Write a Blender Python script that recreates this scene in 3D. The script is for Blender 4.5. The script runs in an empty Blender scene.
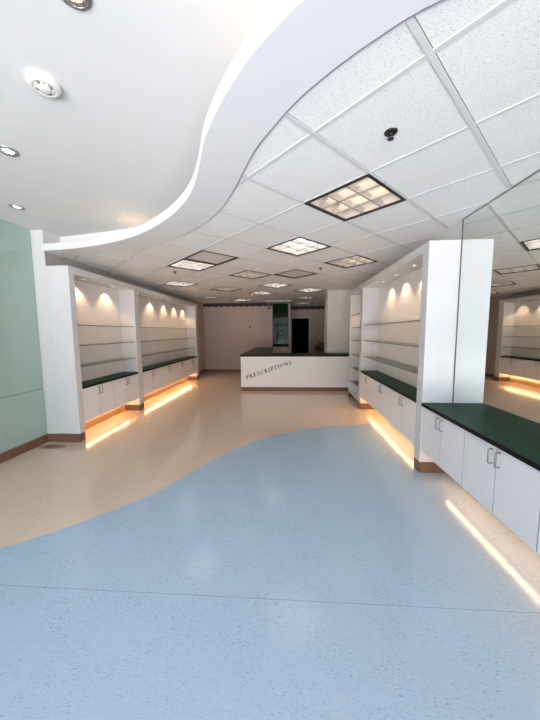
import bpy, bmesh, math, random
from mathutils import Matrix, Vector
random.seed(4)
PI = math.pi
SC = bpy.context.scene
COL = SC.collection

# ------------------------------------------------------------------ materials
def new_mat(name):
    m = bpy.data.materials.new(name)
    m.use_nodes = True
    nt = m.node_tree
    b = nt.nodes['Principled BSDF']
    return m, nt, b

def plain(name, col, rough=0.5, metal=0.0, spec=0.5, var=0.04, scale=6.0, coat=0.0):
    """principled surface with a little procedural mottling"""
    m, nt, b = new_mat(name)
    tc = nt.nodes.new('ShaderNodeTexCoord')
    n = nt.nodes.new('ShaderNodeTexNoise')
    n.inputs['Scale'].default_value = scale
    n.inputs['Detail'].default_value = 3
    nt.links.new(tc.outputs['Object'], n.inputs['Vector'])
    r = nt.nodes.new('ShaderNodeValToRGB')
    r.color_ramp.elements[0].color = (*[c * (1 - var) for c in col], 1)
    r.color_ramp.elements[1].color = (*[min(1, c * (1 + var)) for c in col], 1)
    nt.links.new(n.outputs['Fac'], r.inputs['Fac'])
    nt.links.new(r.outputs['Color'], b.inputs['Base Color'])
    b.inputs['Roughness'].default_value = rough
    b.inputs['Metallic'].default_value = metal
    b.inputs['Specular IOR Level'].default_value = spec
    b.inputs['Coat Weight'].default_value = coat
    b.inputs['Coat Roughness'].default_value = 0.05
    return m

def emit(name, col, strength):
    m = bpy.data.materials.new(name)
    m.use_nodes = True
    nt = m.node_tree
    nt.nodes.remove(nt.nodes['Principled BSDF'])
    e = nt.nodes.new('ShaderNodeEmission')
    e.inputs['Color'].default_value = (*col, 1)
    e.inputs['Strength'].default_value = strength
    nt.links.new(e.outputs[0], nt.nodes['Material Output'].inputs['Surface'])
    return m

def glass(name, tint, refl=0.12, rough=0.0):
    """thin sheet glass: tinted transparency with a weak fresnel reflection"""
    m = bpy.data.materials.new(name)
    m.use_nodes = True
    nt = m.node_tree
    nt.nodes.remove(nt.nodes['Principled BSDF'])
    t = nt.nodes.new('ShaderNodeBsdfTransparent')
    t.inputs['Color'].default_value = (*tint, 1)
    g = nt.nodes.new('ShaderNodeBsdfGlossy')
    g.inputs['Roughness'].default_value = rough
    g.inputs['Color'].default_value = (.85, .88, .87, 1)
    f = nt.nodes.new('ShaderNodeFresnel')
    f.inputs['IOR'].default_value = 1.45
    a = nt.nodes.new('ShaderNodeMath')
    a.operation = 'MULTIPLY_ADD'
    a.inputs[1].default_value = 1.0
    a.inputs[2].default_value = refl - 0.04
    a.use_clamp = True
    nt.links.new(f.outputs[0], a.inputs[0])
    x = nt.nodes.new('ShaderNodeMixShader')
    nt.links.new(a.outputs[0], x.inputs[0])
    nt.links.new(t.outputs[0], x.inputs[1])
    nt.links.new(g.outputs[0], x.inputs[2])
    nt.links.new(x.outputs[0], nt.nodes['Material Output'].inputs['Surface'])
    return m

def math_node(nt, op, a, b=None, clamp=False):
    n = nt.nodes.new('ShaderNodeMath')
    n.operation = op
    n.use_clamp = clamp
    for i, v in enumerate((a, b)):
        if v is None:
            continue
        if isinstance(v, (int, float)):
            n.inputs[i].default_value = v
        else:
            nt.links.new(v, n.inputs[i])
    return n.outputs[0]

def mix_col(nt, fac, a, b):
    n = nt.nodes.new('ShaderNodeMix')
    n.data_type = 'RGBA'
    for s, v in ((0, fac), (6, a), (7, b)):
        if isinstance(v, (int, float)):
            n.inputs[s].default_value = v
        elif isinstance(v, tuple):
            n.inputs[s].default_value = (*v, 1)
        else:
            nt.links.new(v, n.inputs[s])
    return n.outputs[2]

def linoleum(name, base, light, dark, seams=(), dark_patch=None, rough=0.2):
    m, nt, b = new_mat(name)
    tc = nt.nodes.new('ShaderNodeTexCoord')
    def noise(scale, sx=1, sy=1, rot=0.0, detail=2.0, dist=0.0):
        mp = nt.nodes.new('ShaderNodeMapping')
        mp.inputs['Scale'].default_value = (sx, sy, 1)
        mp.inputs['Rotation'].default_value = (0, 0, rot)
        nt.links.new(tc.outputs['Object'], mp.inputs['Vector'])
        n = nt.nodes.new('ShaderNodeTexNoise')
        n.inputs['Scale'].default_value = scale
        n.inputs['Detail'].default_value = detail
        n.inputs['Distortion'].default_value = dist
        nt.links.new(mp.outputs[0], n.inputs['Vector'])
        return n.outputs['Fac']
    def ramp(f, lo, hi):
        n = nt.nodes.new('ShaderNodeMapRange')
        n.inputs['From Min'].default_value = lo
        n.inputs['From Max'].default_value = hi
        nt.links.new(f, n.inputs['Value'])
        return n.outputs[0]
    c = mix_col(nt, ramp(noise(22, 1, 2.2, .3, 4), .1, .9), base, light)
    fl = math_node(nt, 'MULTIPLY', ramp(noise(62, 1, 3.2, .5, 2, 1.2), .618, .66), ramp(noise(4.5, 1, 1, 0, 3), .32, .60))
    c = mix_col(nt, math_node(nt, 'MULTIPLY', fl, .6), c, dark)
    fl2 = ramp(noise(60, 2.4, 1, .5, 2, .4), .66, .71)
    c = mix_col(nt, math_node(nt, 'MULTIPLY', fl2, .35), c, tuple(min(1, v * 1.3) for v in light))
    sx = nt.nodes.new('ShaderNodeSeparateXYZ')
    nt.links.new(tc.outputs['Object'], sx.inputs[0])
    for axis, pos in seams:
        d = math_node(nt, 'ABSOLUTE', math_node(nt, 'SUBTRACT', sx.outputs[axis], pos))
        c = mix_col(nt, math_node(nt, 'MULTIPLY', math_node(nt, 'LESS_THAN', d, .0018), .38), c, tuple(v * .45 for v in dark))
    if dark_patch:  # brown elliptical patch with a noisy edge
        px, py, rx, ry = dark_patch
        dx = math_node(nt, 'DIVIDE', math_node(nt, 'SUBTRACT', sx.outputs[0], px), rx)
        dy = math_node(nt, 'DIVIDE', math_node(nt, 'SUBTRACT', sx.outputs[1], py), ry)
        d = math_node(nt, 'ADD', math_node(nt, 'MULTIPLY', dx, dx), math_node(nt, 'MULTIPLY', dy, dy))
        d = math_node(nt, 'ADD', d, math_node(nt, 'MULTIPLY', noise(16), .9))
        n = nt.nodes.new('ShaderNodeMapRange')
        n.inputs['From Min'].default_value = 1.35
        n.inputs['From Max'].default_value = .6
        nt.links.new(d, n.inputs['Value'])
        c = mix_col(nt, math_node(nt, 'MULTIPLY', n.outputs[0], .75), c, (.10, .055, .03))
    nt.links.new(c, b.inputs['Base Color'])
    rr = math_node(nt, 'ADD', math_node(nt, 'MULTIPLY', noise(5, 1, 1, 0, 3), .12), rough - .06)
    nt.links.new(rr, b.inputs['Roughness'])
    b.inputs['Specular IOR Level'].default_value = 0.5
    bp = nt.nodes.new('ShaderNodeBump')
    bp.inputs['Strength'].default_value = .04
    bp.inputs['Distance'].default_value = .01
    nt.links.new(noise(7), bp.inputs['Height'])
    nt.links.new(bp.outputs[0], b.inputs['Normal'])
    return m

def tile_mat():
    m, nt, b = new_mat('acoustic_tile')
    tc = nt.nodes.new('ShaderNodeTexCoord')
    n = nt.nodes.new('ShaderNodeTexNoise')
    n.inputs['Scale'].default_value = 175
    n.inputs['Detail'].default_value = 1.5
    nt.links.new(tc.outputs['Object'], n.inputs['Vector'])
    r = nt.nodes.new('ShaderNodeMapRange')
    r.inputs['From Min'].default_value = .63
    r.inputs['From Max'].default_value = .67
    nt.links.new(n.outputs['Fac'], r.inputs['Value'])
    c = mix_col(nt, math_node(nt, 'MULTIPLY', r.outputs[0], .6), (.86, .855, .84), (.30, .29, .28))
    nt.links.new(c, b.inputs['Base Color'])
    b.inputs['Roughness'].default_value = .9
    b.inputs['Specular IOR Level'].default_value = .2
    return m

def frieze_mat():
    m, nt, b = new_mat('border_paper')
    tc = nt.nodes.new('ShaderNodeTexCoord')
    v = nt.nodes.new('ShaderNodeTexVoronoi')
    v.inputs['Scale'].default_value = 9
    nt.links.new(tc.outputs['Object'], v.inputs['Vector'])
    n = nt.nodes.new('ShaderNodeTexNoise')
    n.inputs['Scale'].default_value = 14
    nt.links.new(tc.outputs['Object'], n.inputs['Vector'])
    f = math_node(nt, 'ADD', v.outputs['Distance'], math_node(nt, 'MULTIPLY', n.outputs['Fac'], .8))
    r = nt.nodes.new('ShaderNodeValToRGB')
    r.color_ramp.elements[0].position = 1.0
    r.color_ramp.elements[0].color = (.035, .028, .025, 1)
    r.color_ramp.elements[1].position = 1.35
    r.color_ramp.elements[1].color = (.34, .27, .21, 1)
    nt.links.new(f, r.inputs['Fac'])
    nt.links.new(r.outputs[0], b.inputs['Base Color'])
    b.inputs['Roughness'].default_value = .7
    return m

def wood_mat():
    m, nt, b = new_mat('brown_baseboard')
    tc = nt.nodes.new('ShaderNodeTexCoord')
    mp = nt.nodes.new('ShaderNodeMapping')
    mp.inputs['Scale'].default_value = (2, 2, 40)
    nt.links.new(tc.outputs['Object'], mp.inputs['Vector'])
    n = nt.nodes.new('ShaderNodeTexNoise')
    n.inputs['Scale'].default_value = 2.5
    nt.links.new(mp.outputs[0], n.inputs['Vector'])
    c = mix_col(nt, n.outputs['Fac'], (.14, .072, .046), (.205, .108, .068))
    nt.links.new(c, b.inputs['Base Color'])
    b.inputs['Roughness'].default_value = .4
    return m

M = {}
M['paint'] = plain('white_paint', (.64, .64, .635), .65, var=.01)
M['ceiling_paint'] = plain('ceiling_paint', (.70, .70, .69), .8, var=.01)
M['band_paint'] = plain('band_paint', (.76, .76, .765), .6, var=.01)
M['laminate'] = plain('white_laminate', (.67, .662, .67), .14, var=.012, spec=.32)
M['door_laminate'] = plain('door_laminate', (.87, .85, .86), .22, var=.012)
M['carcass'] = plain('gap_shade_carcass', (.07, .07, .07), .5)  # darkened to stand in for the shadow in the door gaps
M['handle'] = plain('dull_steel_handle', (.26, .26, .27), .35, metal=.8)
M['back_laminate'] = plain('back_laminate', (.84, .80, .775), .3, var=.012)
M['grey_wall'] = plain('taupe_wall', (.53, .43, .375), .75, var=.03)
M['column_paint'] = plain('column_paint', (.62, .60, .57), .6, var=.02)
M['stone'] = plain('dark_green_counter', (.009, .046, .029), .42, var=.3, scale=60, spec=.09)
M['black_top'] = plain('black_counter', (.008, .009, .009), .35, var=.3, scale=60, spec=.1)
M['black_edge'] = plain('black_edging', (.006, .008, .007), .5, spec=.15)
M['base'] = wood_mat()
M['tile'] = tile_mat()
M['bar'] = plain('ceiling_bar', (.68, .68, .675), .5, var=.01)
M['band_edge_shade'] = plain('grey_edge_shadow', (.30, .30, .30), .6)
M['upper_grey'] = plain('grey_upper_wall', (.40, .365, .345), .7, var=.02)
M['toe_board_lit'] = plain('glow_tinted_board', (.36, .20, .10), .4, var=.1)  # baseboard brown with the tubes' orange glow put into the colour
M['edge_band'] = plain('grey_edge_band', (.16, .155, .155), .5)
M['gap'] = plain('tile_gap_shade', (.13, .13, .13), .9)
M['black'] = plain('black_metal', (.012, .012, .012), .45)
M['dark_grey'] = plain('dark_grey_metal', (.10, .10, .10), .45)
M['steel'] = plain('brushed_steel', (.42, .42, .43), .3, metal=1.0)
M['chrome'] = plain('chrome', (.7, .7, .7), .12, metal=1.0)
M['louver'] = plain('silver_louver', (.50, .49, .48), .35, metal=.5)
M['pan'] = plain('white_enamel', (.50, .49, .48), .35)
M['green_glass'] = plain('back_painted_green_glass', (.36, .485, .425), .09, var=.015, coat=0.3)
M['seam'] = plain('dark_joint', (.09, .16, .13), .6)
M['beige_floor'] = linoleum('beige_linoleum', (.60, .465, .365), (.69, .545, .43), (.22, .14, .085), seams=((1, 4.3),), dark_patch=(-3.22, 3.56, .24, .10), rough=.12)
M['blue_floor'] = linoleum('blue_linoleum', (.335, .447, .56), (.39, .50, .612), (.05, .08, .13), seams=((1, 1.497),), rough=.16)
M['frieze'] = frieze_mat()
M['glass'] = glass('clear_shelf_glass', (.97, .985, .98), .035)
M['glass_edge'] = plain('glass_edge', (.06, .075, .07), .3, spec=.2)
M['window_glass'] = glass('window_glass', (.96, .98, .97), .06)
M['dark_glass'] = glass('green_partition_glass', (.42, .60, .50), .018)
M['near_black'] = plain('near_black_fill', (.0015, .0015, .0017), .8, spec=.03)
M['brown_wood'] = plain('reddish_wood', (.17, .085, .05), .4, var=.2, scale=9)
M['cream'] = plain('cream_laminate', (.52, .43, .31), .5)
M['plastic'] = plain('white_plastic', (.72, .71, .66), .4)
M['niche'] = plain('niche_shade_paint', (.085, .095, .085), .6)
M['letter'] = plain('charcoal_vinyl', (.035, .033, .035), .5)
M['aluminium'] = plain('aluminium', (.5, .5, .5), .35, metal=.9)
mm, nt_, b_ = new_mat('mirror_silver')
b_.inputs['Base Color'].default_value = (.86, .90, .88, 1)
b_.inputs['Metallic'].default_value = 1.0
b_.inputs['Roughness'].default_value = 0.0
M['mirror'] = mm
M['tube_warm'] = emit('warm_tube', (1.0, .56, .24), 22.0)
M['tube_peach'] = emit('peach_tube', (1.0, .59, .34), 17.0)
M['lamp_white'] = emit('white_lamp', (1.0, .90, .78), 10.0)
M['lamp_warm'] = emit('warm_lamp', (1.0, .76, .54), 4.0)
M['puck'] = emit('puck_lens', (1.0, .82, .62), 1.3)
M['spot_lens'] = emit('spot_lens', (1.0, .97, .92), 1.6)
M['cove_lamp'] = emit('cove_lamp', (1.0, .62, .30), 9.0)

# ------------------------------------------------------------------ mesh helpers
class MB:
    """collects geometry for ONE mesh object"""
    def __init__(self):
        self.bm = bmesh.new()
        self.mats = []
    def mi(self, m):
        if m not in self.mats:
            self.mats.append(m)
        return self.mats.index(m)
    def box(self, x0, x1, y0, y1, z0, z1, m, bev=0.0):
        t = bmesh.new()
        vs = [t.verts.new((x, y, z)) for z in (z0, z1) for y in (y0, y1) for x in (x0, x1)]
        for f in ((0, 2, 3, 1), (4, 5, 7, 6), (0, 1, 5, 4), (2, 6, 7, 3), (0, 4, 6, 2), (1, 3, 7, 5)):
            t.faces.new([vs[i] for i in f])
        if bev > 0:
            bmesh.ops.bevel(t, geom=t.edges[:], offset=bev, segments=2, affect='EDGES', profile=.5)
        self.merge(t, m)
        return self
    def merge(self, t, m, mat=None):
        k = self.mi(m)
        mp = {}
        for v in t.verts:
            mp[v] = self.bm.verts.new(mat @ v.co if mat else v.co)
        for f in t.faces:
            try:
                g = self.bm.faces.new([mp[v] for v in f.verts])
                g.material_index = k
                g.smooth = f.smooth
            except ValueError:
                pass
        t.free()
    def lathe(self, prof, m, seg=32, mat=None):
        """revolve (r, z) profile about z"""
        t = bmesh.new()
        rings = []
        for r, z in prof:
            if r < 1e-6:
                rings.append([t.verts.new((0, 0, z))])
            else:
                rings.append([t.verts.new((r * math.cos(2 * PI * i / seg), r * math.sin(2 * PI * i / seg), z)) for i in range(seg)])
        for a, b in zip(rings, rings[1:]):
            for i in range(seg):
                j = (i + 1) % seg
                if len(a) == 1 and len(b) == 1:
                    continue
                if len(a) == 1:
                    f = t.faces.new((a[0], b[j], b[i]))
                elif len(b) == 1:
                    f = t.faces.new((a[i], a[j], b[0]))
                else:
                    f = t.faces.new((a[i], a[j], b[j], b[i]))
                f.smooth = True
        self.merge(t, m, mat)
        return self
    def tube(self, pts, r, m, seg=10):
        pts = [Vector(p) for p in pts]
        t = bmesh.new()
        rings = []
        for i, p in enumerate(pts):
            d = (pts[min(i + 1, len(pts) - 1)] - pts[max(i - 1, 0)]).normalized()
            up = Vector((0, 0, 1)) if abs(d.z) < .9 else Vector((1, 0, 0))
            a = d.cross(up).normalized()
            b = d.cross(a)
            rings.append([t.verts.new(p + r * (math.cos(2 * PI * k / seg) * a + math.sin(2 * PI * k / seg) * b)) for k in range(seg)])
        for A, B in zip(rings, rings[1:]):
            for k in range(seg):
                f = t.faces.new((A[k], A[(k + 1) % seg], B[(k + 1) % seg], B[k]))
                f.smooth = True
        t.faces.new(rings[0])
        t.faces.new(rings[-1])
        self.merge(t, m)
        return self
    def poly(self, pts, z, m, up=False):
        t = bmesh.new()
        f = t.faces.new([t.verts.new((x, y, z)) for x, y in pts])
        f.normal_update()
        if (f.normal.z > 0) != up:
            bmesh.ops.reverse_faces(t, faces=[f])
        bmesh.ops.triangulate(t, faces=t.faces[:])
        self.merge(t, m)
        return self
    def build(self, name, parent=None, kind=None, normals=True):
        if normals:
            bmesh.ops.recalc_face_normals(self.bm, faces=self.bm.faces[:])
        me = bpy.data.meshes.new(name)
        self.bm.to_mesh(me)
        self.bm.free()
        for m in self.mats:
            me.materials.append(m)
        o = bpy.data.objects.new(name, me)
        COL.objects.link(o)
        if parent:
            o.parent = parent
        if kind:
            o['kind'] = kind
        return o

def bx(name, dims, m, parent=None, bev=0.0, kind=None):
    return MB().box(*dims, m, bev).build(name, parent, kind)

def tag(o, label, cat, group=None):
    o['label'] = label
    o['category'] = cat
    if group:
        o['group'] = group
    return o

def thing(name, label, cat, loc=(0, 0, 0), rz=0.0, group=None):
    o = bpy.data.objects.new(name, None)
    o.empty_display_size = .1
    o.location = loc
    o.rotation_euler = (0, 0, rz)
    COL.objects.link(o)
    return tag(o, label, cat, group)

def copy_tree(o, parent=None):
    c = o.copy()
    COL.objects.link(c)
    if parent:
        c.parent = parent
    for ch in list(o.children):
        copy_tree(ch, c)
    return c

def resample(pts, n):
    """smooth Catmull-Rom through pts, n samples evenly spaced by length"""
    P = [Vector((*p, 0)) for p in pts]
    P = [2 * P[0] - P[1]] + P + [2 * P[-1] - P[-2]]
    fine = []
    for i in range(1, len(P) - 2):
        for k in range(24):
            t = k / 24
            a, b, c, d = P[i - 1], P[i], P[i + 1], P[i + 2]
            fine.append(.5 * ((2 * b) + (c - a) * t + (2 * a - 5 * b + 4 * c - d) * t * t + (3 * b - a - 3 * c + d) * t ** 3))
    fine.append(P[-2])
    L = [0]
    for a, b in zip(fine, fine[1:]):
        L.append(L[-1] + (b - a).length)
    out = []
    j = 0
    for i in range(n):
        s = L[-1] * i / (n - 1)
        while j < len(L) - 2 and L[j + 1] < s:
            j += 1
        u = (s - L[j]) / max(L[j + 1] - L[j], 1e-9)
        q = fine[j].lerp(fine[j + 1], u)
        out.append((q.x, q.y))
    return out

# ------------------------------------------------------------------ room sizes (metres)
XG = -3.43      # face of the green glass
XW = -3.26      # left wall behind the left cabinets
XL = -2.945     # front plane of the left cabinets
XR = 1.43       # front plane of the right cabinets
XM = 1.745      # right wall / mirror plane
YF = -2.0       # shop front behind the camera
YB = 10.86      # back wall on the left
YD = 12.6       # back wall with the doorway
ZC = 2.65       # tile ceiling
ZR = 2.915      # raised plaster ceiling

# ------------------------------------------------------------------ floor
blue_edge = [(-3.43, 1.30), (-3.0, 1.37), (-2.55, 1.52), (-2.088, 1.775), (-1.848, 1.945), (-1.598, 2.179), (-1.315, 2.492), (-1.12, 2.83), (-.915, 3.255),
             (-.63, 3.694), (-.263, 4.06), (.19, 4.364), (.80, 4.60), (1.3, 4.70), (1.80, 4.73)]
be = resample(blue_edge, 90)
fl = MB()
fl.poly(be + [(1.80, YF - .1), (-3.6, YF - .1), (-3.6, be[0][1])], 0, M['blue_floor'], True)
fl.poly([(-3.6, be[0][1])] + be + [(1.80, YD + .1), (-3.6, YD + .1)], 0, M['beige_floor'], True)
fl.build('floor', kind='structure', normals=False)

# ------------------------------------------------------------------ ceilings
outer = [(XW - .02, 4.04), (-3.066, 4.001), (-2.477, 3.885), (-1.888, 3.72), (-1.359, 3.395), (-.954, 3.07), (-.63, 2.675), (-.42, 2.30), (-.307, 2.053),
         (-.212, 1.85), (-.097, 1.668), (.045, 1.475), (.191, 1.325), (.324, 1.215), (.49, 1.105), (.80, .99), (1.2, .92), (XM + .02, .88)]
inner = [(XW - .01, 3.712), (-2.808, 3.652), (-2.342, 3.525), (-1.90, 3.34), (-1.55, 3.125), (-1.18, 2.815), (-.912, 2.523), (-.735, 2.27), (-.60, 2.0),
         (-.49, 1.745), (-.418, 1.615), (-.332, 1.479), (-.243, 1.359), (-.162, 1.258), (-.082, 1.178), (-.009, 1.112), (.055, 1.062), (.30, .90), (.7, .74), (1.2, .64), (XM + .02, .60)]
NO = 96
oc = resample(outer, NO)
ic = resample(inner, NO)

TILE = .6096
GX, GY = .1415, 2.5862
S2 = math.sqrt(.5)
def lat(i, j):
    return GX + TILE * S2 * (i + j), GY + TILE * S2 * (i - j)
def unlat(x, y):
    dx, dy = (x - GX) / TILE, (y - GY) / TILE
    return (dx + dy) * S2, (dx - dy) * S2

lights = {'L1': (0, 0), 'L2': (1, -2), 'L3': (3, -2), 'L4': (0, -5), 'L6': (1, -8), 'L7': (2, -5), 'L8': (4, -6), 'L9': (5, -8),
          'L10': (6, -6), 'L11': (8, -8), 'L12': (10, -10), 'L13': (6, -11), 'L14': (3, -8), 'L15': (4, -11)}
vents = {'V1': (0, -4), 'V2': (3, -4)}
holes = set(lights.values()) | set(vents.values())

region = oc + [(XM + .02, YD + .02), (.03, YD + .02), (.03, YB + .02), (XW - .02, YB + .02)]
tb = bmesh.new()
f = tb.faces.new([tb.verts.new((x, y, ZC)) for x, y in region])
bmesh.ops.triangulate(tb, faces=tb.faces[:])
for k in range(-14, 20):
    for kind in (0, 1):
        p = lat(k, 0) if kind == 0 else lat(0, k)
        no = (S2, S2, 0) if kind == 0 else (S2, -S2, 0)
        bmesh.ops.bisect_plane(tb, geom=tb.verts[:] + tb.edges[:] + tb.faces[:], plane_co=(p[0], p[1], ZC), plane_no=no, dist=1e-5)
kill = []
for f in tb.faces:
    c = f.calc_center_median()
    i, j = unlat(c.x, c.y)
    if (math.floor(i), math.floor(j)) in holes:
        kill.append(f)
bmesh.ops.delete(tb, geom=kill, context='FACES')
for f in tb.faces:
    f.normal_update()
    if f.normal.z > 0:
        f.normal_flip()
cm = MB()
cm.merge(tb, M['tile'])
ceil = cm.build('ceiling', kind='structure', normals=False)

def inside(x, y, poly=region):
    r = False
    n = len(poly)
    for a in range(n):
        x1, y1 = poly[a]
        x2, y2 = poly[a - 1]
        if (y1 > y) != (y2 > y) and x < (x2 - x1) * (y - y1) / (y2 - y1) + x1:
            r = not r
    return r

# the suspended T-bars: two runs at 45 degrees to the shop
gb = MB()
for kind in (0, 1):
    for k in range(-14, 20):
        step = .03
        run = None
        s = -18.0
        while s < 22:
            p = lat(k, s / TILE) if kind == 0 else lat(s / TILE, k)
            ok = inside(*p)
            if ok and run is None:
                run = p
            if not ok and run is not None:
                q = last
                d = Vector((q[0] - run[0], q[1] - run[1], 0))
                if d.length > .06:
                    d.normalize()
                    n = Vector((-d.y, d.x, 0))
                    zt = ZC - (.0035 if kind == 0 else .0045)
                    pts = [Vector((*run, 0)) + n * w for w in (.0125, -.0125)] + [Vector((*q, 0)) + n * w for w in (-.0125, .0125)]
                    t = bmesh.new()
                    lo = [t.verts.new((v.x, v.y, zt)) for v in pts]
                    hi = [t.verts.new((v.x, v.y, ZC + .001)) for v in pts]
                    t.faces.new(lo)
                    for a in range(4):
                        t.faces.new((lo[a], lo[(a + 1) % 4], hi[(a + 1) % 4], hi[a]))
                    gb.merge(t, M['bar'])
                    # flat dark strip painted beside the bar as its shadow gap
                    t = bmesh.new()
                    sg = 1 if kind == 0 else -1
                    o2 = Vector((*run, 0)), Vector((*q, 0))
                    t.faces.new([t.verts.new((v.x, v.y, ZC - .0006)) for v in (o2[0] + n * .0126 * sg, o2[1] + n * .0126 * sg, o2[1] + n * .0160 * sg, o2[0] + n * .0160 * sg)])
                    gb.merge(t, M['gap'])
                run = None
            last = p
            s += step
gb.build('suspension_grid', ceil)

rc = MB()
rc.box(-3.6, 1.9, YF - .1, 4.2, ZR, ZR + .1, M['ceiling_paint'])
rc.build('ceiling.001', kind='structure')
bx('light_block_slab', (-3.6, 1.9, 4.2, YD + .2, ZR, ZR + .1), M['ceiling_paint'], kind='structure')  # unseen slab added above the tiles to keep sky light out

# curved dropped band with its lip and light cove
band = MB()
t = bmesh.new()
prof_rows = []
for k in range(NO):
    a = Vector((*ic[k], 0))
    # nearest partner by parameter
    b = Vector((*oc[k], 0))
    d = (b - a).normalized()
    row = [(a, 2.64), (a, 2.73), (a + d * .02, 2.73), (a + d * .02, 2.668), (b - d * .015, 2.668), (b - d * .015, ZR + .01), (b, ZR + .01), (b, 2.64)]
    prof_rows.append([t.verts.new((v.x, v.y, z)) for v, z in row])
for A, B in zip(prof_rows, prof_rows[1:]):
    for k in range(8):
        t.faces.new((A[k], A[(k + 1) % 8], B[(k + 1) % 8], B[k]))
t.faces.new(prof_rows[0])
t.faces.new(list(reversed(prof_rows[-1])))
band.merge(t, M['band_paint'])
trim1 = band.build('trim_1', kind='structure')

mo = MB()  # thin dark strip added as the shadow line along the band's outer edge
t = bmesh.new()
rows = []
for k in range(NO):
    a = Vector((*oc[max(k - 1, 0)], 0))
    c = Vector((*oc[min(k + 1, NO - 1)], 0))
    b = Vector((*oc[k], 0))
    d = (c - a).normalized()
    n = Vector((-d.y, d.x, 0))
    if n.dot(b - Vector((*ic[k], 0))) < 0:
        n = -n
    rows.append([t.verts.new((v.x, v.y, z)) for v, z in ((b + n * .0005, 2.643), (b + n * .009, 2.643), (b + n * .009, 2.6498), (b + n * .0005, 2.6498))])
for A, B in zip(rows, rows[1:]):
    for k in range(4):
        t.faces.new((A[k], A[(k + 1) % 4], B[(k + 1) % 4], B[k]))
mo.merge(t, M['band_edge_shade'])
mo.build('edge_shadow', trim1)

def cove_lamp(k0, k1):
    pts = []
    for k in range(k0, k1 + 1):
        a = Vector((*ic[k], 0)).lerp(Vector((*oc[k], 0)), .42)
        pts.append((a.x, a.y, 2.69))
    return MB().tube(pts, .012, M['cove_lamp'], 8).build('cove_lamp', trim1)
cove_lamp(20, 23)
cove_lamp(66, 77)

# ------------------------------------------------------------------ walls
def wall(name, dims, m=None):
    return bx(name, dims, m or M['paint'], kind='structure')
wl = MB()
wl.box(-3.6, XG - .012, YF, 3.73, 0, ZR + .02, M['paint'])
wl.box(-3.6, XW, 3.73, YB + .1, 0, ZR + .02, M['paint'])
wl.build('wall_left', kind='structure')
far_left = bx('wall_left.001', (XW, XW + .012, 9.19, YB, 0, ZC), M['grey_wall'], kind='structure')
bx('wall_left.002', (XW, XW + .004, 3.735, 9.19, 2.452, ZC), M['upper_grey'], kind='structure')  # thin sheet, greyer than the wall it covers
wall('wall_right', (XM + .0005, 1.9, YF, YD + .1, 0, ZR + .02))
wall('wall_back', (XW, -.59, YB, YB + .12, 0, ZC + .05), M['grey_wall'])
# back wall with the doorway
wb = MB()
DX0, DX1, DZ = .175, .925, 2.13
wb.box(-.59, DX0, YD, YD + .12, 0, ZC + .05, M['grey_wall'])
wb.box(DX1, XM + .1, YD, YD + .12, 0, ZC + .05, M['grey_wall'])
wb.box(DX0, DX1, YD, YD + .12, DZ, ZC + .05, M['grey_wall'])
wb.build('wall_back.001', kind='structure')
wall('wall_inner', (.035, .10, YB, YD, 0, ZC + .05), M['grey_wall'])
wall('wall_niche', (-.70, -.59, YB + .12, YD, 0, ZC + .05), M['niche'])
nb = MB()  # added dark lining; its colour stands in for the unlit space behind the glass
nb.box(-.588, .033, YB + .40, YB + .45, 0, ZC + .02, M['niche'])
nb.box(-.588, -.58, YB + .05, YB + .40, 1.10, ZC + .02, M['niche'])
nb.box(.026, .034, YB + .05, YB + .40, 1.10, ZC + .02, M['niche'])
nb.box(-.588, .034, YB + .05, YB + .40, 2.61, ZC + .02, M['niche'])
nb.build('wall_niche.001', kind='structure')
bx('door_1', (DX0, DX1, YD + .07, YD + .11, 0, DZ), M['near_black'], kind='structure')  # flat near-black slab filling the doorway
tr = MB()
tr.box(DX0 - .05, DX0, YD - .015, YD + .06, 0, DZ + .05, M['column_paint'])
tr.box(DX1, DX1 + .05, YD - .015, YD + .06, 0, DZ + .05, M['column_paint'])
tr.box(DX0, DX1, YD - .015, YD + .06, DZ, DZ + .05, M['column_paint'])
tr.build('trim_2', kind='structure')
# border paper under the ceiling
def frieze(name, x0, x1, y):
    t = bmesh.new()
    n = max(8, int((x1 - x0) / .06))
    top = []; bot = []
    for i in range(n + 1):
        x = x0 + (x1 - x0) * i / n
        top.append(t.verts.new((x, y, ZC)))
        bot.append(t.verts.new((x, y, ZC - .135 - .018 * math.cos(i * PI * .5))))
    for i in range(n):
        t.faces.new((bot[i], bot[i + 1], top[i + 1], top[i]))
    o = MB()
    o.merge(t, M['frieze'])
    return o.build(name, kind='structure')
frieze('trim_3', XW + .012, -.59, YB - .003)
frieze('trim_4', .10, XM, YD - .003)
bx('trim_5', (-.78, .10, 10.15, YB + .03, 2.605, ZC - .001), M['column_paint'], kind='structure')
wall('wall_pier', (1.074, XM + .002, 7.875, 8.5, 0, ZC - .001), M['column_paint'])

# baseboards
BH = .118
bb = MB()
bb.box(XG - .012, XG + .012, YF, 3.718, 0, BH, M['base'], .003)
bb.box(XG - .012, XL + .002, 3.716, 3.731, 0, BH, M['base'], .003)
bb.build('baseboard_left', kind='structure')
bb = MB()
bb.box(XW, XW + .012, 3.84, 9.0, 0, .11, M['toe_board_lit'])
bb.box(XW + .012, XW + .024, 9.19, YB, 0, .11, M['base'])
bb.build('baseboard_left.001', kind='structure')
bb = MB()
bb.box(XW + .024, -1.24, YB - .014, YB, 0, .11, M['base'])
bb.build('baseboard_back', kind='structure')
bb = MB()
bb.box(XM - .012, XM + .004, YF, 5.62, 0, .11, M['base'])
bb.build('baseboard_right', kind='structure')

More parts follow.
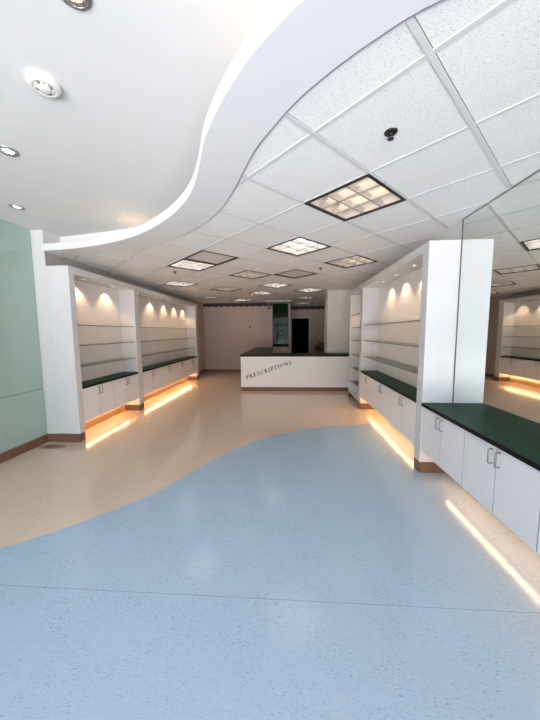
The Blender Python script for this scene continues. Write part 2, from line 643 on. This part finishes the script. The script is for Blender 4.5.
# ------------------------------------------------------------------ shop front (daylight comes in here, behind the camera)
wf = MB()
wf.box(-3.6, 1.9, YF - .12, YF, 2.80, ZR + .02, M['paint'])
wf.box(-3.6, XG - .012, YF - .12, YF, 0, 2.80, M['paint'])
wf.box(XM, 1.9, YF - .12, YF, 0, 2.80, M['paint'])
wf.build('wall_front', kind='structure')
nwin = 4
x0, x1 = XG - .012, XM
for k in range(nwin):
    a = x0 + (x1 - x0) * k / nwin
    b = x0 + (x1 - x0) * (k + 1) / nwin
    fr = MB()
    fr.box(a, a + .035, YF - .09, YF - .03, 0, 2.80, M['aluminium'])
    fr.box(b - .035, b, YF - .09, YF - .03, 0, 2.80, M['aluminium'])
    for z0, z1 in ((0, .10), (2.10, 2.15), (2.75, 2.80)):
        fr.box(a + .035, b - .035, YF - .09, YF - .03, z0, z1, M['aluminium'])
    w = fr.build('window_%d' % (k + 1), kind='structure')
    MB().box(a + .035, b - .035, YF - .063, YF - .057, .10, 2.75, M['window_glass']).build('pane', w)

# ------------------------------------------------------------------ green glass wall panels
SEAM = .775
o = bx('glass_wall_panel', (XG - .012, XG, YF + .02, 3.722, SEAM + .003, ZR - .003), M['green_glass'])
tag(o, 'tall sea green glass wall panel above the horizontal joint on left wall', 'wall panel', 'green glass panels')
o = bx('glass_wall_panel', (XG - .012, XG, YF + .02, 3.722, BH, SEAM - .005), M['green_glass'])
bx('joint_strip', (XG - .0115, XG - .006, YF + .02, 3.722, SEAM - .0049, SEAM + .0029), M['seam'], o)
tag(o, 'low sea green glass wall panel between the joint and the brown baseboard', 'wall panel', 'green glass panels')

# ------------------------------------------------------------------ wall mirror
t = thing('wall_mirror', 'large wall mirror above the green counter reaching up to the ceiling', 'mirror', (XM, .5, .78))
MB().box(-.004, .003, -2.45, 2.556, 0.0006, ZC - .78 - .012, M['mirror']).build('mirror_glass', t)
MB().box(-.008, .003, -2.45, 2.562, ZC - .78 - .014, ZC - .78 - .001, M['steel']).build('top_channel', t)
MB().box(-.0075, .003, 2.552, 2.5625, 0.0006, ZC - .78 - .014, M['dark_grey']).build('edge_strip', t)

# ------------------------------------------------------------------ fitted furniture
# local frame: x along the run, front at y = 0 facing -y, depth +y
DEP = .315
ZT = 2.45
ZS = 2.36
ZB = .25      # underside of floating cabinets
ZW = .745     # underside of worktops
ZTOP = .78

def place(side, y):
    """origin and rotation: right side runs towards the camera, left side away from it"""
    if side == 'R':
        return (XR, y, 0), -PI / 2
    return (XL, y, 0), PI / 2

def puck(parent, x, y, energy=8.5):
    ring = MB().lathe([(.026, 0), (.026, -.006), (.040, -.008), (.044, -.003), (.044, 0.0)], M['chrome'], 20).build('downlight', parent)
    ring.location = (x, y, ZS)
    MB().lathe([(0.0, -.003), (.026, -.003)], M['puck'], 16).build('lens', ring)
    L = bpy.data.lights.new('downlight_beam', 'SPOT')
    L.energy = energy
    L.color = (1.0, .66, .40)
    L.spot_size = math.radians(96)
    L.spot_blend = .55
    L.shadow_soft_size = .02
    lo = bpy.data.objects.new('downlight_beam', L)
    COL.objects.link(lo)
    lo.parent = ring
    lo.location = (0, 0, -.014)
    # aim a little at the back panel
    lo.rotation_euler = (math.radians(10), 0, 0)

def glass_shelf(parent, x0, x1, z, y0=.03, y1=.285):
    m = MB()
    m.box(x0, x1, y0 + .0015, y1, z, z + .008, M['glass'])
    m.box(x0, x1, y0, y0 + .0015, z, z + .008, M['glass_edge'])
    m.box(x0, x1, y1, y1 + .0015, z, z + .008, M['glass_edge'])
    return m.build('glass_shelf', parent)

def display_unit(side, y, w, a, b, label, pucks, shelves=(1.055, 1.36, 1.655), name='display_unit', mid=None, closed=False):
    """a, b = widths of the first and last upright in the run direction"""
    loc, rz = place(side, y)
    t = thing(name, label, 'display shelving', loc, rz, 'white wall display units')
    for (p, q) in ((0, a), (w - b, w)):
        MB().box(p + .0005, q - .0005, 0, DEP, .12, ZT, M['laminate'], .002).build('side_panel', t)
        MB().box(p + .0005, q - .0005, .002, DEP, 0, .1195, M['base'], .002).build('plinth', t)
    m = MB()
    m.box(a, w - b, 0.0, DEP, ZS, ZT, M['laminate'], .002)
    m.build('header', t)
    bp = MB()
    bp.box(a, w - b, DEP - .014, DEP - .002, (.12 if closed else ZTOP + .002), ZS - .001, M['back_laminate'])
    bp.build('back_panel', t)
    if closed:
        MB().box(a, w - b, 0.01, DEP - .015, .12, .145, M['laminate']).build('bottom_panel', t)
        MB().box(a, w - b, .24, .26, 0, .1195, M['base']).build('plinth', t)
    for z in shelves:
        glass_shelf(t, a + .003, w - b - .003, z)
    for px in pucks:
        puck(t, px, .155)
    return t

def base_cabinet(side, y, w, label, tube='tube_warm', tube_in=(.0, .0)):
    loc, rz = place(side, y)
    t = thing('base_cabinet', label, 'cabinet', loc, rz, 'floating white base cabinets')
    m = MB()
    m.box(.001, w - .001, .034, DEP, ZB, ZW - .001, M['carcass'])
    m.build('body', t)
    for k in range(2):
        p, q = (.0035, w / 2 - .0035) if k == 0 else (w / 2 + .0035, w - .0035)
        d = MB().box(p, q, .0166, .033, ZB - .002, ZW - .006, M['edge_band']).box(p, q, .014, .0165, ZB - .002, ZW - .006, M['door_laminate']).build('door', t)
        hx = w / 2 - .035 if k == 0 else w / 2 + .035
        z1 = ZW - .035
        z0 = z1 - .105
        MB().tube([(hx, .015, z0), (hx, -.012, z0), (hx, -.018, z0 + .006), (hx, -.018, z1 - .006), (hx, -.012, z1), (hx, .015, z1)], .0048, M['handle'], 8).build('handle', d)
    if tube:
        m = MB()
        m.tube([(.02 + tube_in[0], TUBE_D, ZB - .028), (w - .02 - tube_in[1], TUBE_D, ZB - .028)], .012, M[tube], 10)
        lt = m.build('light_tube', t)
        MB().box(.02 + max(0, tube_in[0]), w - .02 - max(0, tube_in[1]), TUBE_D - .02, TUBE_D + .02, ZB - .014, ZB, M['pan']).build('lamp_mount', lt)
    return t

def worktop(side, y, w, label, front=-.008, mat='stone'):
    loc, rz = place(side, y)
    o = MB().box(0.001, w - .001, front + .004, DEP - .002, ZW, ZTOP, M[mat], .001).box(0.001, w - .001, front, front + .0039, ZW, ZTOP - .001, M['black_edge']).build('worktop')
    o.location = loc
    o.rotation_euler = (0, 0, rz)
    return tag(o, label, 'worktop', 'dark green worktops')

TUBE_D = .215
# left, near bay
display_unit('L', 3.732, 1.718, .105, .09, 'white display bay with two glowing downlights nearest the green glass wall', (.50, 1.215))
worktop('L', 3.838, 1.521, 'short dark green worktop under the glass shelves nearest the green wall')
base_cabinet('L', 3.838, .7605, 'white two door cabinet at the camera end of the left wall')
base_cabinet('L', 3.838 + .7605, .7605, 'white two door cabinet just before the left wall upright', tube_in=(0, .02))
# left, far bay
display_unit('L', 5.45, 3.73, .09, .20, 'long white display bay on the left wall with a row of downlights', (1.13, 1.88, 2.55, 3.22))
worktop('L', 5.541, 3.438, 'long dark green worktop running to the far end of the left wall')
nm = ['white two door cabinet just beyond the left wall upright', 'second white two door cabinet beyond the left wall upright',
      'third white two door cabinet beyond the left wall upright', 'white two door cabinet at the far end of the left wall']
for k in range(4):
    base_cabinet('L', 5.541 + k * .8595, .8595, nm[k])
# right, rear bay (origin at the far end, runs towards the camera)
display_unit('R', 5.74, 2.676, .12, .135, 'white display bay beside the mirror with three glass shelves over cabinets', (.81, 1.375, 1.97))
worktop('R', 5.618, 2.417, 'dark green worktop under glass shelves behind the tall end panel')
nm = ['white two door cabinet next to the open bookcase on the right', 'middle white two door cabinet under the right glass shelves',
      'white two door cabinet just behind the tall right end panel']
for k in range(3):
    base_cabinet('R', 5.618 - k * .8057, .8057, nm[k])
# open bookcase beyond it
t = display_unit('R', 6.72, .978, .03, .03, 'open white bookcase of glass shelves beside the prescriptions counter', (.42,),
                 shelves=(.40, .72, 1.02, 1.34, 1.62, 1.90), name='bookcase', closed=True)
t['category'] = 'bookcase'
# right, front counter under the mirror
worktop('R', 3.062, 3.62, 'dark green worktop below the large mirror in the right foreground')
nm = ['white two door cabinet beneath the mirror, touching the tall end panel', 'second white two door cabinet beneath the mirror from the end panel',
      'third white two door cabinet beneath the mirror, cut by the photo edge', 'fourth cabinet beneath the mirror from the tall end panel', 'fifth cabinet beneath the mirror from the tall end panel']
for k in range(5):
    base_cabinet('R', 3.062 - k * .716, .716, nm[k], 'tube_peach', tube_in=(.16, -.015) if k == 0 else (-.015, -.015))

# ------------------------------------------------------------------ prescriptions counter
CX0 = -1.233
pc = thing('service_counter', 'white service counter lettered PRESCRIPTIONS on brown base', 'counter', (CX0, 7.34, 0))
W = XM - CX0
MB().box(0, W, 0, .02, .10, .9045, M['door_laminate'], .0015).build('front_panel', pc)
m = MB()
m.box(0, .02, .021, 3.50, .10, .9045, M['laminate'])
m.build('side_panel', pc)
m = MB()
m.box(.021, W - .002, .021, .50, .10, .9045, M['door_laminate'])
m.box(.021, .63, .501, 3.50, .10, .9045, M['door_laminate'])
m.build('body', pc)
m = MB()
m.box(.004, W - .002, .004, .49, 0, .0995, M['base'])
m.box(.004, .62, .49, 3.50, 0, .0995, M['base'])
m.build('plinth', pc)
o = MB()
t = bmesh.new()
ring = [(-.012, -.015), (W - .002, -.015), (W - .002, .525), (.655, .525), (.655, 3.505), (-.012, 3.505)]
lo = [t.verts.new((x, y, .905)) for x, y in ring]
hi = [t.verts.new((x, y, .96)) for x, y in ring]
t.faces.new(list(reversed(lo)))
t.faces.new(hi)
for k in range(6):
    t.faces.new((lo[k], lo[(k + 1) % 6], hi[(k + 1) % 6], hi[k]))
o.merge(t, M['black_top'])
wt = o.build('worktop')
wt.location = (CX0, 7.34, 0)
tag(wt, 'L shaped black worktop on the white prescriptions counter', 'worktop')

# serif lettering, one mesh per letter
def glyph(ch):
    T, t = .20, .095
    s = []
    def ln(x0, y0, x1, y1, w): s.append(('l', x0, y0, x1, y1, w))
    def arc(cx, cy, rx, ry, a0, a1, w0, w1=None): s.append(('a', cx, cy, rx, ry, a0, a1, w0, w0 if w1 is None else w1))
    def stem(x, w=T, y0=0, y1=1):
        ln(x, y0, x, y1, w)
    def ser(x, y, w=.34):
        ln(x - w / 2, y, x + w / 2, y, t)
    lo, hi = t / 2, 1 - t / 2
    if ch in 'PR':
        stem(.2); ser(.2, lo); ln(.03, hi, .42, hi, t); ln(.2, .5, .42, .5, t)
        arc(.40, .735, .25, .235, -90, 90, t, T)
        if ch == 'R':
            ln(.42, .5, .74, .03, T); ser(.78, lo, .2)
            return s, .86
        return s, .70
    if ch == 'E':
        stem(.2); ln(.03, hi, .66, hi, t); ln(.03, lo, .68, lo, t); ln(.2, .52, .52, .52, t)
        ln(.64, 1, .64, .78, t); ln(.66, 0, .66, .24, t); ln(.51, .42, .51, .62, t)
        return s, .74
    if ch == 'S':
        arc(.34, .745, .22, .22, 25, 270, t, T); arc(.34, .265, .24, .235, 90, -155, T, t)
        ln(.555, .74, .555, .98, t); ln(.09, .02, .09, .27, t)
        return s, .66
    if ch == 'C':
        arc(.47, .5, .38, .465, 42, 318, t, T); ln(.76, .68, .76, .98, t)
        return s, .84
    if ch == 'I':
        stem(.2); ser(.2, lo); ser(.2, hi)
        return s, .40
    if ch == 'T':
        stem(.37); ser(.37, lo); ln(.03, hi, .71, hi, t); ln(.05, .76, .05, 1, t); ln(.69, .76, .69, 1, t)
        return s, .74
    if ch == 'O':
        arc(.47, .5, .39, .465, 0, 360, T, T)
        return s, .94
    if ch == 'N':
        stem(.17, t); stem(.77, t); ln(.15, .97, .77, .03, T); ser(.17, lo, .3); ser(.77, hi, .3); ser(.08, hi, .2)
        return s, .93
def letters(text, x, z, ang, cap, gap):
    ux = 0.0
    ca, sa = math.cos(ang), math.sin(ang)
    for ch in text:
        segs, adv = glyph(ch)
        t = bmesh.new()
        def P(a, b):
            X, Z = (ux + a) * cap, b * cap
            return (x + X * ca - Z * sa, -.0022, z + X * sa + Z * ca)
        def quad(pts):
            a = [t.verts.new(P(*p)) for p in pts]
            b = [t.verts.new((v.co.x, -.0004, v.co.z)) for v in a]
            t.faces.new(a)
            for k in range(4):
                t.faces.new((a[k], b[k], b[(k + 1) % 4], a[(k + 1) % 4]))
        for sg in segs:
            if sg[0] == 'l':
                _, x0, y0, x1, y1, w = sg
                d = Vector((x1 - x0, y1 - y0))
                d.normalize()
                n = Vector((-d.y, d.x)) * w / 2
                quad([(x0 + n.x, y0 + n.y), (x1 + n.x, y1 + n.y), (x1 - n.x, y1 - n.y), (x0 - n.x, y0 - n.y)])
            else:
                _, cx, cy, rx, ry, a0, a1, w0, w1 = sg
                N = 18
                for k in range(N):
                    r_ = []
                    for kk in (k, k + 1):
                        u = kk / N
                        A = math.radians(a0 + (a1 - a0) * u)
                        # thick at the sides, thin at top and bottom
                        w = .06 + (max(w0, w1) - .06) * abs(math.cos(A)) ** 1.2
                        r_.append(((cx + (rx + w / 2 - .03) * math.cos(A), cy + (ry + .0325 - .0) * math.sin(A)),
                                   (cx + (rx - w / 2 - .03) * math.cos(A), cy + (ry - .0325) * math.sin(A))))
                    quad([r_[0][0], r_[1][0], r_[1][1], r_[0][1]])
        o = MB()
        o.merge(t, M['letter'])
        o.build('letter', pc)
        ux += adv + gap
letters('PRESCRIPTIONS', -1.075 - CX0, .300, math.radians(19.4), .104, .215)

# ------------------------------------------------------------------ ceiling lights
def troffer_proto(lamp):
    t = thing('ceiling_light', '', 'ceiling light')
    h = TILE / 2
    m = MB()
    e = .024
    for (a, b, c, d) in ((-h, h, -h, -h + e), (-h, h, h - e, h), (-h, -h + e, -h + e, h - e), (h - e, h, -h + e, h - e)):
        m.box(a, b, c, d, -.010, .004, M['black'])
    m.build('frame', t)
    m = MB()
    k = h - .001
    m.box(-k, k, -k, k, .10, .104, M['pan'])
    for (a, b, c, d) in ((-k, k, -k, -k + .004), (-k, k, k - .004, k), (-k, -k + .004, -k, k), (k - .004, k, -k, k)):
        m.box(a, b, c, d, .004, .10, M['pan'])
    m.build('housing', t)
    m = MB()
    for s in (-1, 1):
        p = s * (h - e) / 3
        m.box(-h + .006, h - .006, p - .007, p + .007, -.002, .052, M['louver'])
        m.box(p - .007, p + .007, -h + .006, h - .006, -.002, .052, M['louver'])
    m.build('louver', t)
    for s in (-1, 0, 1):
        p = s * (h - e) * 2 / 3
        MB().tube([(-h + .03, p, .078), (h - .03, p, .078)], .012, M[lamp], 8).build('lamp', t)
    return t

LL = {'L1': ('warm', 'nearest square ceiling light with black frame, left of the mirror'),
      'L2': ('white', 'bright square ceiling light in the second row, beyond the nearest one'),
      'L3': ('warm', 'square ceiling light close above the right glass shelves'),
      'L4': ('white', 'square ceiling light touching the larger grey vent on the left'),
      'L6': ('white', 'square ceiling light closest to the left display bays, behind the vent light'),
      'L7': ('warm', 'square ceiling light between the two grey ceiling vents'),
      'L8': ('white', 'square ceiling light just beyond the smaller grey vent'),
      'L9': ('white', 'small looking far ceiling light behind the one beyond the smaller vent'),
      'L10': ('white', 'nearest of the three ceiling lights in line toward the black doorway'),
      'L11': ('warm', 'middle of the three ceiling lights in line toward the black doorway'),
      'L12': ('warm', 'farthest of the three ceiling lights in line toward the black doorway'),
      'L13': ('white', 'far ceiling light above the middle of the taupe back wall'),
      'L14': ('warm', 'ceiling light midway between the left bays and the one beyond the smaller vent'),
      'L15': ('warm', 'far ceiling light near the left corner of the taupe back wall')}
protos = {}
for key, (i, j) in lights.items():
    kind, lab = LL[key]
    x, y = lat(i + .5, j + .5)
    if kind not in protos:
        protos[kind] = o = troffer_proto('lamp_' + kind)
    else:
        o = copy_tree(protos[kind])
    o.location = (x, y, ZC)
    o.rotation_euler = (0, 0, -PI / 4)
    tag(o, lab, 'ceiling light', 'square louvred ceiling lights')

def vent(i, j, label):
    x, y = lat(i + .5, j + .5)
    t = thing('ceiling_vent', label, 'vent', (x, y, ZC), PI / 4, 'grey ceiling vents')
    h = TILE / 2
    e = .022
    m = MB()
    for (a, b, c, d) in ((-h, h, -h, -h + e), (-h, h, h - e, h), (-h, -h + e, -h + e, h - e), (h - e, h, -h + e, h - e)):
        m.box(a, b, c, d, -.012, .03, M['black'])
    m.build('frame', t)
    m = MB()
    m.box(-h + e, h - e, -h + e, h - e, .030, .034, M['black'])
    m.build('backing', t)
    m = MB()
    n = 22
    for k in range(n):
        p = -h + e + (2 * h - 2 * e) * (k + .5) / n
        m.box(-h + e, h - e, p - .0115, p + .0110, .006, .010, M['vent'])
    m.build('grille', t)
M['vent'] = plain('grey_grille', (.72, .69, .66), .5)
vent(0, -4, 'larger looking grey ceiling vent left of centre, beside a square light')
vent(3, -4, 'grey ceiling vent in the middle, between the bright light and the counter')

def sprinkler(x, y, label):
    t = thing('sprinkler_head', label, 'sprinkler', (x, y, ZC), 0, 'black sprinkler heads')
    MB().lathe([(.012, .002), (.012, -.006), (.032, -.006), (.036, -.003), (.036, 0.0)], M['black'], 24).build('escutcheon', t)
    m = MB()
    m.tube([(0, 0, 0), (0, 0, -.018)], .010, M['black'], 10)
    for s in (-1, 1):
        m.tube([(.009 * s, 0, -.014), (.013 * s, 0, -.022), (.003 * s, 0, -.034)], .0025, M['black'], 6)
    m.build('frame', t)
    m = MB()
    m.lathe([(0, -.033), (.006, -.033), (.017, -.036), (.017, -.038), (0, -.038)], M['black'], 16)
    m.build('deflector', t)
sprinkler(.577, 1.745, 'black sprinkler head on the large tile in the upper right')
sprinkler(.57, 5.144, 'small black sprinkler head by the ceiling light over the right shelves')
sprinkler(-2.056, 5.196, 'small black sprinkler head behind the vent light on the left')
sprinkler(-1.502, 7.717, 'tiny black sprinkler head far back left of centre')

def downlight(x, y, label):
    t = thing('recessed_downlight', label, 'downlight', (x, y, ZR), .4, 'chrome downlights in the plaster ceiling')
    MB().lathe([(.054, .002), (.054, -.004), (.063, -.007), (.068, -.003), (.068, 0)], M['steel'], 36).build('trim_ring', t)
    MB().lathe([(.054, -.004), (.030, -.0012), (0, -.0012)], M['chrome'], 28).build('reflector', t)
    m = MB()
    for s in (-.03, 0, .03):
        w = math.sqrt(.053 ** 2 - s * s)
        m.box(s - .002, s + .002, -w, w, -.006, -.002, M['steel'])
    m.build('baffle', t)
    MB().lathe([(0, -.0022), (.046, -.0022)], M['spot_lens'], 20).build('lens', t)
downlight(-2.108, 2.159, 'chrome downlight at the left photo edge, higher of the two there')
downlight(-2.942, 3.06, 'small chrome downlight above the corner of the green glass wall')
downlight(-.866, 1.234, 'chrome downlight at the top edge of the photo')

t = thing('smoke_detector', 'round off white detector on the smooth raised ceiling', 'detector', (-1.34, 1.625, ZR))
MB().lathe([(.078, 0), (.080, -.012), (.074, -.024), (.060, -.030), (.055, -.030)], M['plastic'], 36).build('base', t)
m = MB()
m.lathe([(.055, -.030), (.050, -.026), (.036, -.026), (.030, -.036), (.018, -.040), (0, -.040)], M['plastic'], 32)
for k in range(12):
    a = 2 * PI * k / 12
    m.box(.040 * math.cos(a) - .004, .040 * math.cos(a) + .004, .040 * math.sin(a) - .004, .040 * math.sin(a) + .004, -.032, -.025, M['dark_grey'] if k % 3 == 0 else M['plastic'])
m.build('cap', t)

# ------------------------------------------------------------------ things at the back
t = thing('thermostat', 'small dark thermostat in the middle of the taupe back wall', 'thermostat', (-1.445, YB, 1.74))
MB().box(-.045, .045, -.006, 0, -.055, .055, M['column_paint'], .002).build('mounting_plate', t)
MB().box(-.030, .026, -.028, -.006, -.035, .04, M['black'], .004).build('dial_case', t)
t = thing('wall_speaker', 'small dark square box high on back wall under the border', 'wall box', (-.70, YB, 2.45))
MB().box(-.045, .045, -.05, -.0005, -.05, .05, M['dark_grey'], .005).build('case', t)
MB().box(-.03, .03, -.054, -.05, -.03, .03, M['black'], .001).build('front_grille', t)
# dispensary window: green glass over a dark sill and a cream cabinet
t = thing('partition_window', 'green glass partition window beside the taupe back wall', 'glass partition', (-.28, YB, 0))
MB().box(-.30, .305, .03, .038, 1.12, 2.60, M['dark_glass']).build('glass_pane', t)
m = MB()
m.box(-.31, -.285, .0, .07, 1.10, 2.604, M['dark_grey'])
m.box(.29, .315, .0, .07, 1.10, 2.604, M['dark_grey'])
m.build('frame', t)
o = bx('window_sill', (-.572, .034, YB - .06, YB + .3, .98, 1.098), M['black_top'])
tag(o, 'thick black sill below the green glass partition', 'sill')
t = thing('drawer_cabinet', 'cream cabinet below the black sill of the green partition', 'cabinet', (-.28, YB, 0))
MB().box(-.292, .313, 0.0, .28, .0, .978, M['cream']).build('body', t)
MB().box(-.285, .305, -.02, -.001, .55, .95, M['cream'], .002).build('drawer_front', t)
MB().box(-.285, .305, -.02, -.001, .10, .54, M['cream'], .002).build('door', t)
t = thing('striped_cone', 'small white cone with dark bands behind the green partition', 'cone', (-.265, YB + .16, 1.098))
m = MB()
m.box(-.13, .13, -.13, .13, 0, .16, M['plastic'], .01)
m.build('base', t)
m = MB()
prof = [(.10, .16), (.085, .27)]
m.lathe([(.11, .161), (.085, .30)], M['plastic'], 20)
m.lathe([(.085, .30), (.075, .36)], M['brown_wood'], 20)
m.lathe([(.075, .36), (.062, .45)], M['plastic'], 20)
m.lathe([(.062, .45), (.054, .50)], M['brown_wood'], 20)
m.lathe([(.054, .50), (.035, .62), (0, .63)], M['plastic'], 20)
m.build('body', t)
# counter along the right wall of the dispensary
t = thing('dispensing_counter', 'dark dispensing counter with reddish wood against the far right wall', 'counter', (1.16, 8.52, 0))
MB().box(.02, XM - 1.16, 0, 4.06, 0, .905, M['brown_wood']).build('body', t)
MB().box(0, XM - 1.16, 0, 4.07, .906, .95, M['black_top']).build('worktop', t)
MB().box(.12, .40, 3.2, 4.05, .951, 1.10, M['brown_wood'], .004).build('paper_tray', t)
t = thing('light_switch', 'small pale switch plate right of the black doorway', 'switch', (1.34, YD, 1.30))
MB().box(-.04, .04, -.006, -.0005, -.06, .06, M['plastic'], .002).build('plate', t)
MB().box(-.012, .012, -.014, -.006, -.025, .025, M['plastic'], .002).build('rocker', t)

# ------------------------------------------------------------------ daylight
w = bpy.data.worlds.new('street_daylight')
SC.world = w
w.use_nodes = True
nt = w.node_tree
bg = nt.nodes['Background']
tc = nt.nodes.new('ShaderNodeTexCoord')
sp = nt.nodes.new('ShaderNodeSeparateXYZ')
nt.links.new(tc.outputs['Generated'], sp.inputs[0])
mr = nt.nodes.new('ShaderNodeMapRange')
mr.inputs['From Min'].default_value = -1
mr.inputs['From Max'].default_value = 1
nt.links.new(sp.outputs['Z'], mr.inputs['Value'])
cr = nt.nodes.new('ShaderNodeValToRGB')
el = cr.color_ramp.elements
el[0].position = 0.0
el[0].color = (1.11, 1.03, 1.07, 1)       # sunlit paving in front of the shop
el[1].position = 1.0
el[1].color = (.70, .75, .92, 1)       # sky
for pos, c in ((.46, (1.11, 1.03, 1.07, 1)), (.485, (.27, .275, .29, 1)), (.58, (.30, .31, .33, 1)), (.66, (.66, .70, .84, 1))):
    e = el.new(pos)
    e.color = c
nt.links.new(mr.outputs[0], cr.inputs['Fac'])
nt.links.new(cr.outputs[0], bg.inputs['Color'])
bg.inputs['Strength'].default_value = 9.0

pl = bpy.data.lights.new('daylight_portal', 'AREA')
pl.shape = 'RECTANGLE'
pl.size = x1 - x0
pl.size_y = 2.75
pl.cycles.is_portal = True
po = bpy.data.objects.new('daylight_portal', pl)
COL.objects.link(po)
po.location = ((x0 + x1) / 2, YF - .14, 1.40)
po.rotation_euler = (PI / 2, 0, 0)

# ------------------------------------------------------------------ camera
cd = bpy.data.cameras.new('camera')
cam = bpy.data.objects.new('camera', cd)
COL.objects.link(cam)
cd.sensor_fit = 'HORIZONTAL'
cd.sensor_width = 36
cd.lens = 36 * 283.655 / 540
cd.clip_start = .02
R = Matrix.Rotation(.0632, 4, 'Z') @ Matrix.Rotation(PI / 2 - .0981, 4, 'X') @ Matrix.Rotation(-.0070, 4, 'Z')
cam.matrix_world = Matrix.Translation((0, 0, 1.5401)) @ R
SC.camera = cam

vs = SC.view_settings
vs.view_transform = 'Standard'
vs.look = 'None'
vs.gamma = 1.0
vs.exposure = 0.6
vs.use_curve_mapping = False
SC.cycles.max_bounces = 10
SC.cycles.diffuse_bounces = 6
SC.cycles.glossy_bounces = 5
SC.cycles.transparent_max_bounces = 24
SC.cycles.sample_clamp_indirect = 6.0
SC.cycles.caustics_reflective = True
